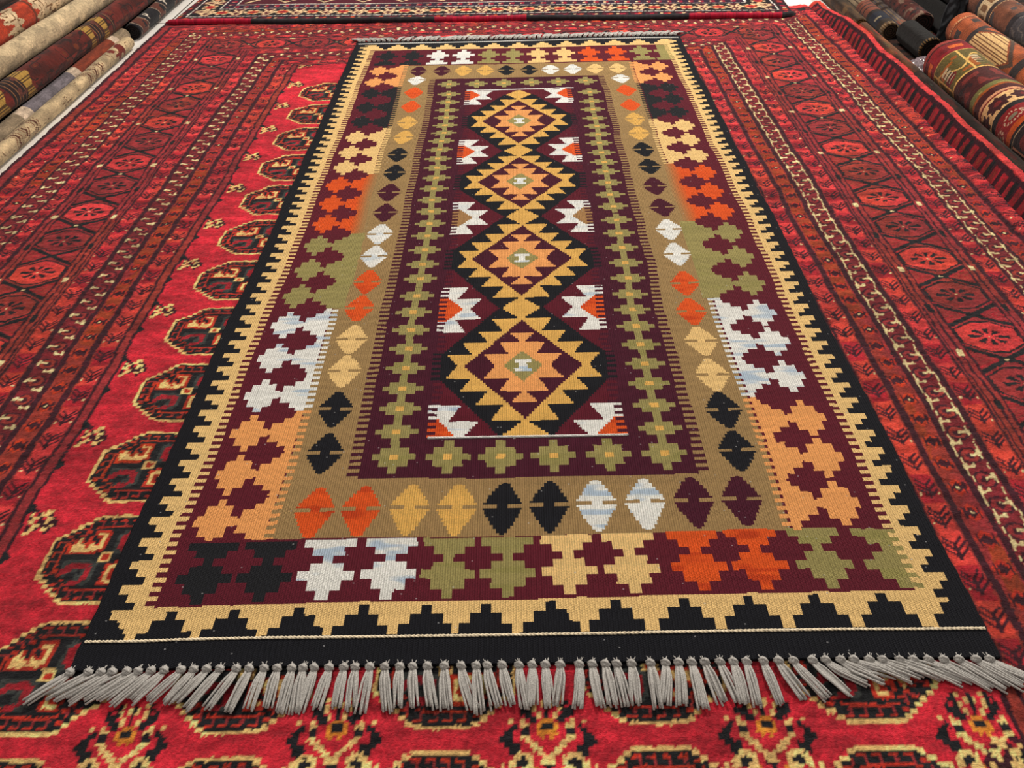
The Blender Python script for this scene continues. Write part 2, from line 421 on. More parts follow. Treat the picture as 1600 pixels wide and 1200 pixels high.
    Y2 = Y + vnoise(X, Y * 0, 13, 5, 22) * .7 * (1 - np.clip(Y / 25, 0, 1)) + .5 * vnoise(X, Y * 0, 17, 5, 23) * np.clip((Y - 180) / 25, 0, 1)
    Y2 += np.clip((Y - 150) / 57, 0, 1) * (.9 * (50 - X) / 50) * .6
    P = np.stack([X2, Y2, Z + LIFT], -1) * CM
    root = empty('kilim_rug', (.5, 1.03, LIFT * CM))
    me = grid_mesh('woven_field', P - np.array([.5, 1.03, LIFT * CM]), to_lin(R), skirt=-.0042)
    link('woven_field', me, M_weave, root)
    def surf(x, y):
        i = min(max(int(round(y / KL * c.nv)), 0), c.nv); j = min(max(int(round(x / 100 * c.nu)), 0), c.nu)
        return np.array([X2[i, j], Y2[i, j], Z[i, j]])
    return root, surf

def tube(pts, r, sides=6, rend=None):
    """verts, faces of a tube through pts (cm) as lists"""
    pts = [Vector(p) for p in pts]; n = len(pts); V = []; F = []
    for i, p in enumerate(pts):
        t = (pts[min(i + 1, n - 1)] - pts[max(i - 1, 0)]).normalized()
        up = Vector((0, 0, 1)) if abs(t.z) < .9 else Vector((1, 0, 0))
        s = t.cross(up).normalized(); u = s.cross(t)
        rr = r if rend is None else r + (rend - r) * i / (n - 1)
        for k in range(sides):
            a = 2 * math.pi * k / sides; V.append(p + (s * math.cos(a) + u * math.sin(a)) * rr)
    for i in range(n - 1):
        for k in range(sides):
            k2 = (k + 1) % sides; F.append((i * sides + k, i * sides + k2, (i + 1) * sides + k2, (i + 1) * sides + k))
    F.append(tuple(range(sides - 1, -1, -1))); F.append(tuple((n - 1) * sides + k for k in range(sides)))
    return V, F

def mesh_of(name, parts, scale=CM, off=(0, 0, 0)):
    V = []; F = []
    for v, f in parts:
        b = len(V); V += [((p[0] * scale) - off[0], (p[1] * scale) - off[1], (p[2] * scale) - off[2]) for p in v]
        F += [tuple(b + i for i in q) for q in f]
    me = bpy.data.meshes.new(name); me.from_pydata(V, [], F); me.update(); return me

def blob(cx, cy, cz, rx, ry, rz, seed, nu=9, nv=6):
    V = [(cx, cy, cz + rz)]; F = []; rr = random.Random(seed)
    for j in range(1, nv):
        th = math.pi * j / nv
        for i in range(nu):
            ph = 2 * math.pi * i / nu + j * .5; k = 1 + .16 * (rr.random() - .5) * 2 + .12 * math.sin(3 * ph + j)
            V.append((cx + rx * k * math.sin(th) * math.cos(ph), cy + ry * k * math.sin(th) * math.sin(ph), cz + rz * k * math.cos(th)))
    V.append((cx, cy, cz - rz)); last = len(V) - 1
    for i in range(nu):
        i2 = (i + 1) % nu; F.append((0, 1 + i, 1 + i2)); F.append((last, 1 + (nv - 2) * nu + i2, 1 + (nv - 2) * nu + i))
        for j in range(nv - 2): a = 1 + j * nu; F.append((a + i, a + nu + i, a + nu + i2, a + i2))
    return V, F

def tassel_parts(x, y, dx, dy, L, seed, zb):
    rr = random.Random(seed); out = []; n = rr.choice((6, 7, 7))
    nrm = math.hypot(dx, dy); dx, dy = dx / nrm, dy / nrm; px, py = -dy, dx
    sgn = 1 if dy < 0 else -1
    tilt = rr.uniform(-.12, .12)
    for k in range(n):
        o = (k - (n - 1) / 2) / n; layer = rr.choice((0, .12, .24))
        l = L * (.90 + .12 * rr.random()); bend = rr.uniform(-.22, .22) + tilt * 3; wide = 1.0
        pts = []
        for i in range(10):
            t = i / 9
            bx = dx * l * t * (.5 + .5 * t); by = -sgn * .5 * math.sin(min(t * 2, 1) * math.pi / 2) + dy * l * t * (.6 + .4 * t)
            s = o * wide * (.5 + .62 * min(t * 2.6, 1))
            pts.append((x + bx + px * (s + bend * t * t), y + by + py * (s + bend * t * t), zb + layer * min(1, t * 3) + .18 - .22 * t * t + .2 * math.sin(math.pi * t)))
        out.append(tube(pts, .135, 6, .125))
    return out
def knot_parts(x, y, dx, dy, seed, zb):
    rr = random.Random(seed); sgn = 1 if dy < 0 else -1; out = [blob(x, y - sgn * .02, zb + .3, .50, .46, .40, seed, 11, 8)]
    out.append(tube([(x - .46, y + .14, zb + .3), (x - .1, y + .06, zb + .70), (x + .2, y - .08, zb + .66), (x + .46, y - .2, zb + .25)], .15, 6))
    for k in range(3):
        a = rr.uniform(-.5, .5); out.append(tube([(x + a * .3, y + sgn * .2, zb + .3), (x + a, y + sgn * rr.uniform(.5, .75), zb + .42)], .06, 5, .04))
    return out

def fringe(root, surf):
    off = tuple(root.location); n = 0; rest = []
    def direction(u):
        K = [(0, -4.4, -2.7), (4, -4.0, -2.6), (9, -3.6, -2.8), (14, -2.7, -3.3), (18, -2.2, -3.6), (21, -.6, -4), (25, .1, -4.2), (30, -.6, -4.2), (34, .7, -4),
             (40, .6, -4.1), (44, 1.2, -4), (50, .4, -4.2), (54, -.4, -4.2), (58, .5, -4), (64, -.2, -4.2), (70, .9, -4), (75, .5, -4.1), (79, 2.6, -3.0), (83, 4.2, -2.0), (88, 4.7, -1.5), (92, 4.6, -1.9), (96, 3.6, -2.8), (101, 5.5, -1.3)]
        us, a, b = zip(*K); return float(np.interp(u, us, a)), float(np.interp(u, us, b))
    u = .5; k = 0
    while u < 99.7:
        dx, dy = direction(u); dx += random.uniform(-.45, .45); p = surf(u, 0)
        L = 4.3 * random.uniform(.9, 1.08)
        t = link('tassel', mesh_of('tassel', tassel_parts(p[0], p[1] - .35, dx, dy, L, k, LIFT - .15), off=off), M_tassel, root)
        link('knot', mesh_of('knot', knot_parts(p[0], p[1] - .3, dx, dy, k, LIFT - .12), off=off), M_tassel, t)
        n += 1; k += 1; u += random.choice((1.25, 1.4, 1.5, 1.6, 1.85))
    u = .8
    while u < 99.6:
        p = surf(u, KL); dx = -3 if u < 12 else (random.uniform(.5, 3.4)); dy = 2.8 + random.uniform(-.5, .6)
        tp = tassel_parts(p[0], p[1] + .3, dx, dy, 3.9, 500 + k, LIFT - .1); kp = knot_parts(p[0], p[1] + .25, dx, dy, 500 + k, LIFT - .1)
        if n < 100 and k % 2 == 0:
            t = link('tassel', mesh_of('tassel', tp, off=off), M_tassel, root); link('knot', mesh_of('knot', kp, off=off), M_tassel, t); n += 1
        else: rest += tp + kp
        k += 1; u += random.choice((1.3, 1.45, 1.6))
    tag(link('far_fringe', mesh_of('far_fringe', rest, off=off), M_tassel, root), kind='stuff')

def twined_cord(name, root, surf, y, x0, x1, r, pitch, mat):
    parts = []
    for ph in (0, math.pi):
        pts = []
        for x in np.arange(x0, x1, pitch / 6):
            p = surf(x, y); a = 2 * math.pi * x / pitch + ph
            pts.append((p[0], p[1] + math.cos(a) * r * .8, LIFT + p[2] + .08 + math.sin(a) * r * .6))
        parts.append(tube(pts, r, 5))
    link(name, mesh_of(name, parts, off=tuple(root.location)), mat, root)

kroot, ksurf = kilim()
tag(kroot, 'flat-woven kilim with black saw-toothed border, stepped diamonds and grey tassels, on the red carpet', 'rug')
twined_cord('twined_cord', kroot, ksurf, 3.3, .4, 99.9, .10, .95, M_cord)
twined_cord('twined_cord', kroot, ksurf, 34.2, 36, 64.3, .11, .9, M_cordw)
twined_cord('twined_cord', kroot, ksurf, 205.3, .8, 99.3, .16, 1.2, M_cordw)
fringe(kroot, ksurf)

# ------------------------------------------------------------------ the red pile carpet underneath
BPAL = {'r': (203, 40, 56), 'l': (208, 58, 60), 'b': (150, 46, 50), 'B': (122, 34, 42), 'n': (62, 22, 34), 'K': (27, 28, 32),
        'C': (250, 205, 130), 'c': (226, 205, 150), 'O': (190, 50, 34), 'G': (62, 66, 64), 'x': (165, 32, 44), 'o': (226, 140, 50), 'q': (158, 62, 34)}
GUL_UL = ["KKKKKKKKKKKK", "KKKKKKOOOOOK", "KKKKKKOCCCOK", "KKOKKOKOOCOK", "KOCOKOKKOCOK", "KOCOKOOKOCOK", "OCCCOOCOOCOK", "OCCCCOCCCCOK", "OCCCCCCCCOOK", "OOOOOOOOOKKK", "KKKKKKKKKKKK"]
GUL_LL = ["KKKKKKKKKKKK", "KGGGGGGGGGGK", "KGGxxxxxxGGK", "KGxxxxxxxxGK", "KxxxGGKGxxGK", "GxxGKKKGxxGK", "GxGKKKGGxxGK", "KGKKKKGGxxGK", "KKKKGxxxxGGK", "KKKKGxxxGGKK", "KKKKKKKKKKKK"]
SPIDER = ["K..CK.......", "KC..KK......", "KC.CK.K.....", "K..CKKK.....", "K.C.KKK.....", "K.CKKK......", "oo.KK.C..C..", "KKo..CC.K...", "KKo..KK.KK..", "ooo..KKr.KK.",
          ".o...CCr.KKK", "....CCr..KKK", "...CC..KKKK.", "..CCr..KKK..", ".CCr.CCCKK..", "CCr.CCKCC...", "CC..CKKKCC..", "KKr.CCKKCC.C", "K..oCCC..CrC", "KC.ooCC...C.", "KCCKCCC.....", "KCCKKKCC....", "K.KooCK.....", "K..oKKKK....", "K..........."]
LEAF = ["n..nn.nn", "nn.n.n.n", ".nnnnn.n", "..nnnnn.", ".nn.nnn.", "nn..n..n", "n...nn.n"]
BIRD = ["nn..CC...", "C.nCCnn..", "nCCn.CCn.", "CC.nnCnnn", "n.CCnnnCn", "nCCn.CCn.", "CC....n.."]

def gul(c, u, v):
    def f(U, V):
        x = abs(U - u); y = abs(V - v); q = np.floor(x / .75) * .75 + .37
        def oc(i):   # stepped octagon shrunk by i
            hu = 7.6 - i; hv = 6.6 - i; return (x < hu) & (y < np.where(q < 3 - i * .3, hv, hv - (q - (3 - i * .3)) * .86))
        yield oc(0), 'C'; yield oc(.42), 'K'
        an = np.where(y > x * .85, fr((U - u) / 1.5), fr((V - v) / 1.5))
        yield oc(.75) & (an < .62), 'O'; yield oc(1.0) & (an < .62), 'b'
        yield oc(1.05) & (an < .45), 'K'
        yield oc(1.75), 'O'; yield oc(2.05), 'K'
    c.part(u - 8, u + 8, v - 7, v + 7, f)
    cw, ch = .43, .4
    m = c.A.copy() if False else None
    for art, sx, sy, fx in ((GUL_UL, -1, 1, False), (GUL_LL, -1, -1, False), ([r[::-1] for r in GUL_LL[::-1]], 1, 1, False), ([r[::-1] for r in GUL_UL[::-1]], 1, -1, False)):
        cu = u + sx * 2.7; cv = v + sy * 2.25
        a = ascii_idx(art); nr = len(a); ncol = len(a[0])
        # clip to the inner octagon
        a2 = []
        for r_, row in enumerate(a):
            line = ''
            for k_, ch_ in enumerate(row):
                X = cu + (k_ - ncol / 2 + .5) * cw - u; Y = cv + (nr / 2 - r_ - .5) * ch - v
                ok = abs(X) < 5.4 and abs(Y) < (4.5 if abs(X) < 2.2 else 4.5 - (abs(X) - 2.2) * .86)
                line += ch_ if ok else '.'
            a2.append(line)
        c.stamp(a2, cu, cv, cw, ch)
    c.part(u - 1, u + 1, v - 1, v + 1, lambda U, V: [((abs(U - u) < .8) & (abs(V - v) < .7), 'C'), ((abs(U - u) < .45) & (abs(V - v) < .4), 'O')])

def border(c):
    """stripes by distance from the field edge; p runs along the border"""
    U, V = c.WU, c.WV
    dL = -15 - U; dR = U - 98.4; dT = (V - 190.6) / .78
    d = np.maximum(np.maximum(dL, dR), dT)
    top = (dT >= np.maximum(dL, dR)); p = np.where(top, U * .85, V); sh = np.where(U > 40, 2.2, 0) * ~top
    p = p + sh
    c.mask(d > -.2, 'n')
    def st(a, b, k, m=True): c.mask((d > a) & (d < b) & m, k)
    # field edge line with small points into the field
    c.mask((d > -1.1 * (1 - np.minimum(fr(p / 7.7), 1 - fr(p / 7.7)) * 7)) & (d <= .2), 'K')
    st(.3, 1.5, 'b')
    def leafs(a, b, per, ph):
        st(a, b, 'n'); st(a + .38, b - .38, 'b'); st(a + .62, b - .62, 'l')
        t = fr((p + ph) / per); seg = np.floor((p + ph) / per)
        st(a + .62, b - .62, 'x', (np.sin(seg * 12.99) * 43758 % 1) < .25)
        y = (t - .5) * per; x = (d - (a + b) / 2); ww = (b - a) / 2 - .55
        g = abs(x)
        inn = (d > a + .3) & (d < b - .3) & (abs(y) < per * .38)
        m = inn & ((abs(y + 1.25 - g * .95) < .25) & (g < ww) | (abs(y + .35 - g * .95) < .25) & (g < ww) | (abs(y - .55 - g * .95) < .24) & (g < ww * .8) | ((g < .2) & (y < .6) & (y > -1.6)))
        c.mask(m, 'n')
        c.mask(inn & (abs(g - ww * .85) < .16) & (abs(y + .9) < .16) & (vnoise(U, V, 4, 4, 94) > .05), 'c')
    def chain(a, b, per, ph):
        st(a, b, 'n'); st(a + .3, b - .3, 'B')
        t = fr((p + ph) / per); w_ = b - a
        wob = .14 * np.sin(p * 2 * math.pi / per)
        left = U < 42
        th1 = .09 + .22 * np.clip(np.cos(2 * math.pi * (t - .08)), 0, 1) ** 2; th2 = .09 + .22 * np.clip(np.cos(2 * math.pi * (t - .58)), 0, 1) ** 2
        cut = np.where(left | top, .19, -1)
        li = (abs(d - (a + .6 + wob)) < th1) & (th1 > cut); ri = (abs(d - (b - .6 + wob)) < th2) & (th2 > cut)
        lob = (((t - .5) * per) ** 2 + ((d - (a + b) / 2) / 1.05) ** 2)
        c.mask((lob < 2.1) & (lob > 1.2), 'n'); c.mask(lob < 1.2, 'b'); c.mask(lob < .3, 'n')
        c.mask(li | ri, 'c')
        sk = .25 * np.sin(d * 2.2)
        bar1 = (abs((t - .08) * per - sk) < .10 + .13 * (d - a)) & (d > a + .55) & (d < a + w_ * .47)
        t2 = fr((p + ph) / per + .5)
        bar2 = (abs((t2 - .08) * per + sk) < .10 + .13 * (b - d)) & (d < b - .55) & (d > b - w_ * .47)
        c.mask((bar1 | bar2) & (d > a) & (d < b), 'c')
    def minor(a, b, per, ph):
        st(a, b, 'n'); st(a + .25, b - .25, 'b'); st(a + .4, b - .4, 'q', vnoise(U, V, 12, 14, 90) > .0)
        t = fr((p + ph) / per); x = d - (a + b) / 2; y = (t - .5) * per
        r_ = abs(x) + abs(y)
        c.mask((r_ < 1.5) & (d > a + .3) & (d < b - .3), 'O'); c.mask((r_ < .9) & (d > a) & (d < b), 'n')
        c.mask((abs(abs(x) - .9) < .16) & (abs(y) < .9) & (d > a) & (d < b), 'n')
        c.mask((r_ < .30) & (np.sin(np.floor((p + ph) / per) * 7.7) > .6) & (d > a) & (d < b), 'c')
    leafs(1.6, 5.5, 4.75, 0)
    st(5.5, 9.6, 'n'); minor(5.9, 9.3, 4.2, 1); 
    chain(9.7, 13.9, 4.25, 0)
    leafs(14.2, 18.2, 4.75, 1.0)
    st(18.2, 21, 'b'); st(18.5, 18.8, 'n'); st(19.5, 19.9, 'n'); st(20.6, 21, 'n')
    st(31, 33.6, 'b'); st(31, 31.4, 'n'); st(32, 32.4, 'n'); st(33.3, 33.6, 'n')
    # main band with octagons
    st(21, 31, 'b')
    per = 11.7; ph = np.where(top, 0, 127.2 % per); tt = (p - sh * .3 - ph) / per + .5; t = fr(tt); cell = np.floor(tt)
    y = (t - .5) * per; x = d - 26
    inb = (d > 21) & (d < 31)
    ribs = (fr((abs(x) * .5 + abs(y)) / .9) < .3) & (abs(x) > 1.3)
    c.mask(inb & ribs, 'x')
    oct_ = lambda g: (abs(x) < 4.6 - g) & (abs(y) < 3.7 - g - np.maximum(abs(x) - 1.5, 0) * .62)
    yb = abs(y) - per / 2       # <=0, zero at the crossing
    c.mask(inb & (abs(abs(yb) - abs(x) * .58) < .52), 'K')
    c.mask(inb & (abs(x) < 1.2) & (abs(yb) < .6), 'K'); c.mask(inb & (abs(x) < .3) & (abs(yb) < .22) & (np.mod(np.floor(tt + .5), 2) == 0), 'c')
    c.mask(inb & oct_(-.45), 'K')
    bright = (np.mod(cell, 2) == 0)
    c.mask(inb & oct_(0) & bright, 'l'); c.mask(inb & oct_(0) & ~bright, 'b')
    th = np.arctan2(y * 1.25, x); r_ = np.hypot(x, y * 1.25)
    c.mask(inb & (np.cos(th * 8) > -.15) & (r_ > .9) & (r_ < 3.3 - .7 * abs(np.sin(th))) & (r_ > .6), 'K')
    c.mask(inb & (r_ < .22), 'c')
    e = ((abs(d - 19.7) < .5) | (abs(d - 32.3) < .5))
    c.mask(e & (abs((fr((p - 125.6) / 24 + .5) - .5) * 24) < .75), 'c')
    c.mask(e & (abs((fr((p - 137.6) / 24 + .5) - .5) * 24) < 1.0), 'K')
    leafs(33.7, 37.3, 4.6, 2.0)
    chain(37.3, 41.9, 4.4, 1.5)
    minor(42.0, 45.6, 3.8, 0)
    leafs(45.7, 50.6, 3.9, 1)
    # outermost: dark lattice with small red squares
    st(50.6, 60, 'n'); t = fr(p / 3.4)
    rt = U > 40
    st(51.1, 54.2, 'x', (t > .2) & (t < .8) & rt); st(51.9, 53.4, 'b', (abs(t - .5) < .14) & rt); st(51, 54.6, 'K', (fr(p / 10.2) < .13) & rt)
    st(51.3, 53.2, 'b', ~rt)
    st(55.3, 60, 'l', rt)
    return d

CX0, CX1, CY0, CY1 = -69.3, 158.0, -45.0, 236.0
def carpet():
    c = Cloth(CX0, CX1, CY0, CY1, .24, .24, BPAL); c.warp(.26, .22, 70, .07)
    for i in range(14):
        v = 15.35 * i - .2 - 30.7
        for j, u in enumerate((-2.0, 19.7, 41.2, 63.0, 84.8)):
            if v < 187: gul(c, u, v + (.35 if u > 50 else 0))
        for u in (8.8, 30.4, 51.9, 73.7, 95.0): c.stamp(SPIDER, u, v - 8.2, .42, .40, mirror=True)
    for u, fx in ((-12.3, False), (96, True)):
        for i in range(15):
            v = -10 + 15.4 * i
            if u < 50 or v < 0: c.stamp(BIRD, u, v, .45, .6, flipx=fx)
    border(c)
    R = c.rgb(.10, 50, .13)
    n = vnoise(c.U, c.V, 2.6, 1.3, 81) + .7 * vnoise(c.U, c.V, 9, 4, 82) + .8 * vnoise(c.U, c.V, .9, .6, 84)
    R = R * (1 + .24 * n)[..., None]
    ol = ((c.A == c.k['l']) | (c.A == c.k['O']) | (c.A == c.k['b']))
    t = np.clip(vnoise(c.U, c.V, 6, 20, 83) * 2.2 - .1, 0, .5)
    R[ol] = (R * (1 - t[..., None]) + R * np.array([1.02, 1.35, .75]) * t[..., None])[ol]
    xs = np.linspace(CX0, CX1, c.nu + 1); ys = np.linspace(CY0, CY1, c.nv + 1); X, Y = np.meshgrid(xs, ys)
    pile = (.12 * 2 * vnoise(X, Y, .9, .6, 31) + .10 * 2 * vnoise(X, Y, 3.2, 1.9, 32) + .07 * (rng.random(X.shape) - .5))
    Z = -.42 + pile + .2 * vnoise(X, Y, 25, 25, 33)
    under = np.clip((np.minimum(X, 100 - X) + .5) / 1.5, 0, 1) * np.clip((np.minimum(Y, KL - Y) + .5) / 1.5, 0, 1)
    Z = Z * (1 - under) + (-.62) * under
    # the right-hand edge curls up against the rolled rugs
    k0 = 143.4 + 1.2 * vnoise(X * 0, Y, 5, 40, 35)
    s = np.clip((X - k0) / 14.0, 0, 1); fade = np.clip((238 - Y) / 30, .35, 1)
    wv = 1 + .12 * 2 * vnoise(X * 0, Y, 5, 13, 34)
    K_ = [0, .10, .20, .30, .38, .47, .58, .70, .84, 1]
    rise = np.interp(s, K_, [0, .8, 1.2, .3, -.6, .5, 2.5, 4.0, 4.1, 2.2])
    run = np.interp(s, K_, [0, 1.5, 2.9, 4.0, 4.6, 5.0, 5.5, 6.4, 7.9, 8.6]) - s * 14
    Z = Z + rise * wv * fade
    X2 = X + run
    X2 = X2 + vnoise(X * 0, Y, 5, 11, 36) * .6
    P = np.stack([X2, Y + vnoise(X, Y * 0, 20, 5, 37) * 1.2 * (Y > 200), Z + LIFT], -1) * CM
    me = grid_mesh('pile_carpet', P, to_lin(R), skirt=.001, soft_dye=True)
    o = link('pile_carpet', me, M_pile)
    tag(o, 'large red pile carpet with dark octagon medallions and striped borders, spread under the kilim', 'carpet')
carpet()

# ------------------------------------------------------------------ the carpet lying across the far end
QPAL = {'m': (78, 12, 32), 'K': (20, 15, 22), 'C': (226, 190, 146), 'r': (150, 20, 48), 'o': (206, 84, 44), 'v': (44, 20, 44), 'w': (240, 232, 218)}
FLOWER = ["..CC...CC..", ".C..CCC..C.", "CC.CrrrC.CC", ".CCrrCrrCC.", "CC.CrrrC.CC", ".C..CCC..C.", "..CC...CC.."]
def far_carpet():
    W = 209.0; D = 96.0
    c = Cloth(0, W, 0, D, .42, .42, QPAL); c.warp(.2, .15, 110); c.rect(0, W, 0, D, 'm')
    U, V = c.WU, c.WV
    din = np.minimum(np.minimum(U, W - U), V); side = (np.minimum(U, W - U) < V); p = np.where(side, V, U)
    def st(a, b, k, m=True): c.mask((din > a) & (din < b) & m, k)
    st(0, 4.6, 'K'); st(.8, 4, 'm', fr(p / 2.4) < .62); st(1.5, 3.1, 'r', fr(p / 4.8 + .2) < .3); st(1.7, 2.9, 'C', fr(p / 7.2) < .12); st(1.6, 3.2, 'o', fr(p / 9.6 + .5) < .12)
    st(4.6, 5.1, 'w', fr(p / 1.1) < .8)
    st(5.1, 13.4, 'K'); t = fr(p / 10.6); x = (t - .5) * 10.6; y = din - 9.2
    st(5.1, 13.4, 'm', abs(abs(x) - 4.4) < .9)
    f1 = np.hypot(x, y * 1.25); st(5.4, 13.1, 'C', (f1 < 3.2) & (f1 > 2.0) & (np.cos(np.arctan2(y, x) * 6) > -.3)); st(5.4, 13.1, 'o', (f1 < 2.0) & (f1 > 1.2)); st(5.4, 13.1, 'r', f1 < 1.2)
    st(5.4, 13.1, 'C', (abs(abs(x) - 4.2 - .5 * np.sin(y * 1.6)) < .45) & (abs(y) < 3.3)); st(5.4, 13.1, 'C', (abs(y - .8 * np.sin(x * 1.4)) < .38) & (abs(x) > 2.6))
    st(13.4, 13.9, 'w', fr(p / 1.1) < .8)
    st(13.9, 18, 'v'); st(15, 17, 'r', fr(p / 3.6) < .4); st(15.4, 16.4, 'C', fr(p / 3.6 + .05) < .16)
    st(18, 18.5, 'w', True); st(19, 30, 'm'); tt = fr(p / 14); st(20, 29, 'K', abs(tt - .5) * 14 + abs(din - 24.5) < 5); st(20, 29, 'C', abs(abs(tt - .5) * 14 + abs(din - 24.5) - 4) < .5); st(20, 29, 'r', abs(tt - .5) * 14 + abs(din - 24.5) < 2)
    st(30, 30.6, 'w', True)
    c.mask((din > 31) & (fr(U / 12) < .5) & (fr(V / 12) < .5), 'r')
    R = c.rgb(.1, 60, .16)
    xs = np.linspace(0, W, c.nu + 1); ys = np.linspace(0, D, c.nv + 1); X, Y = np.meshgrid(xs, ys)
    Z = 2.0 + .08 * (rng.random(X.shape) - .5) + .3 * vnoise(X, Y, 30, 20, 61) - 1.0 * np.clip(1 - np.minimum(X, W - X) / 3, 0, 1) ** 2
    # the right front corner droops and is rounded
    cut = np.clip((X - (W - 5)) / 5, 0, 1) * np.clip(1 - Y / 6, 0, 1)
    P = np.stack([X, Y + cut * 3.5, Z], -1) * CM
    root = empty('dark_carpet', (-.680, 2.338, 0), math.radians(-2.75))
    link('patterned_pile', grid_mesh('patterned_pile', P + np.array([0, 0.004, .0]), to_lin(R), skirt=.002, soft_dye=True), M_pile, root)
    # thick overcast side cord, wound in dark and crimson lengths
    dk = (38, 34, 38); rd = (156, 12, 44)
    lens = [(0, 29, rd), (29, 91, dk), (91, 121, rd), (121, 195 - 21, dk), (174, 204, rd), (204, 209, dk)]
    ns = 420; na = 14; s_ = np.linspace(-.5, 209, ns + 1); a_ = np.linspace(0, 2 * math.pi, na + 1)
    S, A = np.meshgrid(s_, a_); rr = 1.0 + .035 * np.sin(S * 11)
    endr = np.clip(np.minimum(S + .5, 209 - S) / 1.2, .3, 1)
    XX = S; YY = -.35 + np.cos(A) * rr * endr + .25 * np.sin(S / 14) + np.clip((S - 200) / 9, 0, 1) ** 2 * 2.2; ZZ = 1.65 + np.sin(A) * rr * endr + .12 * np.sin(S / 9)
    sc = (s_[:-1] + s_[1:]) / 2; colr = np.zeros((ns, 3))
    for a, b, k in lens: colr[(sc >= a) & (sc <= b)] = k
    colr[sc < 0] = rd
    colr = colr * (.85 + .3 * rng.random((ns, 1)))
    C_ = np.repeat(colr[None], na, 0)
    link('side_cord', grid_mesh('side_cord', np.stack([XX, YY, ZZ], -1) * CM, lin(np.clip(C_, 0, 255))), M_roll, root)
    tag(root, 'dark maroon carpet with cream flower border and thick red-and-black side cord, at the far end', 'carpet')
far_carpet()

# ------------------------------------------------------------------ rolled rugs
def rolled(name, label, group, p0, p1, r, colf, seed, cat='rolled rug', sq=1.0, caps=(True, True), layers=4, capcol=(70, 52, 40), sag=.0, ds=.35, turns=True):
    shade = .60 if cat == 'rolled rug' and p0[1] > 180 and p0[0] > 0 else (.90 if p0[0] < 0 else .95)   # shade of the far-right corner put into roll colour; left rolls toned down
    """a rug rolled tight round the axis p0 -> p1 (cm above kilim plane), colf(S, A) gives colour 0..255"""
    p0 = np.array(p0, float); p1 = np.array(p1, float); L = np.linalg.norm(p1 - p0); t = (p1 - p0) / L
    side = np.cross(t, [0, 0, 1]); side /= np.linalg.norm(side); up = np.cross(side, t)
    ns = int(L / ds); na = max(28, int(2 * math.pi * r / ds)); s = np.linspace(0, L, ns + 1); a = np.linspace(0, 2 * math.pi, na + 1)
    S, A = np.meshgrid(s, a)
    lump = .06 * r * 2 * vnoise(S, np.cos(A) * 3 + 5, 14, 1.6, seed) + .018 * r * rng.random(S.shape)
    lump[-1] = lump[0]
    rad = r * (1 + .03 * np.sin(2 * A + seed)) + lump - .05 * r
    # rounded lips at both ends and the lap where the outer turn ends
    e = np.minimum(S, L - S); rad = rad - .35 * np.clip(1 - e / .6, 0, 1) ** 2
    lap = np.exp(-((np.mod(A - 3.9, 2 * math.pi)) / .25)) * .35 if turns else 0
    rad = rad + lap * (A > 3.9)
    rad[-1] = rad[0]
    base = p0[None, None] + S[..., None] * t + (np.sin(S / L * math.pi) * -sag)[..., None] * np.array([0, 0, 1])
    P = base + (np.cos(A) * rad)[..., None] * side + (np.sin(A) * rad)[..., None] * up
    Sc, Ac = np.meshgrid((s[:-1] + s[1:]) / 2, (a[:-1] + a[1:]) / 2)
    C_ = colf(Sc, Ac, Ac * r) if colf else None
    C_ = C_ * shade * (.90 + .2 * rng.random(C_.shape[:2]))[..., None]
    root = empty(name, tuple((p0 + [0, 0, LIFT]) * CM)); off = p0 * 1.0
    # orientation: outward normals
    me = grid_mesh('rolled_body', ((P - off) * CM)[:, ::-1], lin(np.clip(C_, 0, 255))[:, ::-1])
    link('rolled_body', me, M_roll, root)
    for k, use in enumerate(caps):
        if not use: continue
        c0 = p0 if k == 0 else p1; sg = 1 if k == 0 else -1
        nr = layers * 8; rr = np.linspace(.05, r - .25, nr + 1); aa = np.linspace(0, 2 * math.pi, 41)
        RR, AA = np.meshgrid(rr, aa); ph = RR / (r / layers) - AA / (2 * math.pi)
        dep = .35 * (1 - abs(np.sin(ph * math.pi))) ** 1.5 + .15
        Q = c0 + (dep * sg)[..., None] * t + (np.cos(AA) * RR)[..., None] * side + (np.sin(AA) * RR)[..., None] * up
        Rc = (RR[:-1, :-1] + RR[1:, 1:]) / 2; Pc = Rc / (r / layers) - (AA[:-1, :-1] + AA[1:, 1:]) / 2 / (2 * math.pi)
        g = np.clip(abs(np.sin(Pc * math.pi)) * 1.3, .12, 1)
        CC = np.array(capcol)[None, None] * g[..., None]
        if k == 0: Q = Q[:, ::-1]; CC = CC[:, ::-1]
        link('spiral_end', grid_mesh('spiral_end', (Q - off) * CM, lin(np.clip(CC, 0, 255))), M_roll, root)
    tag(root, label, cat, group)
    return root

def mixc(a, b, t): return np.asarray(a, float) * (1 - t[..., None]) + np.asarray(b, float) * t[..., None]
def base_c(S, c): return np.ones(S.shape + (3,)) * np.array(c, float)
def soft(S, T, su, sv, seed, amp): return 1 + amp * 2 * vnoise(S, T, su, sv, seed)

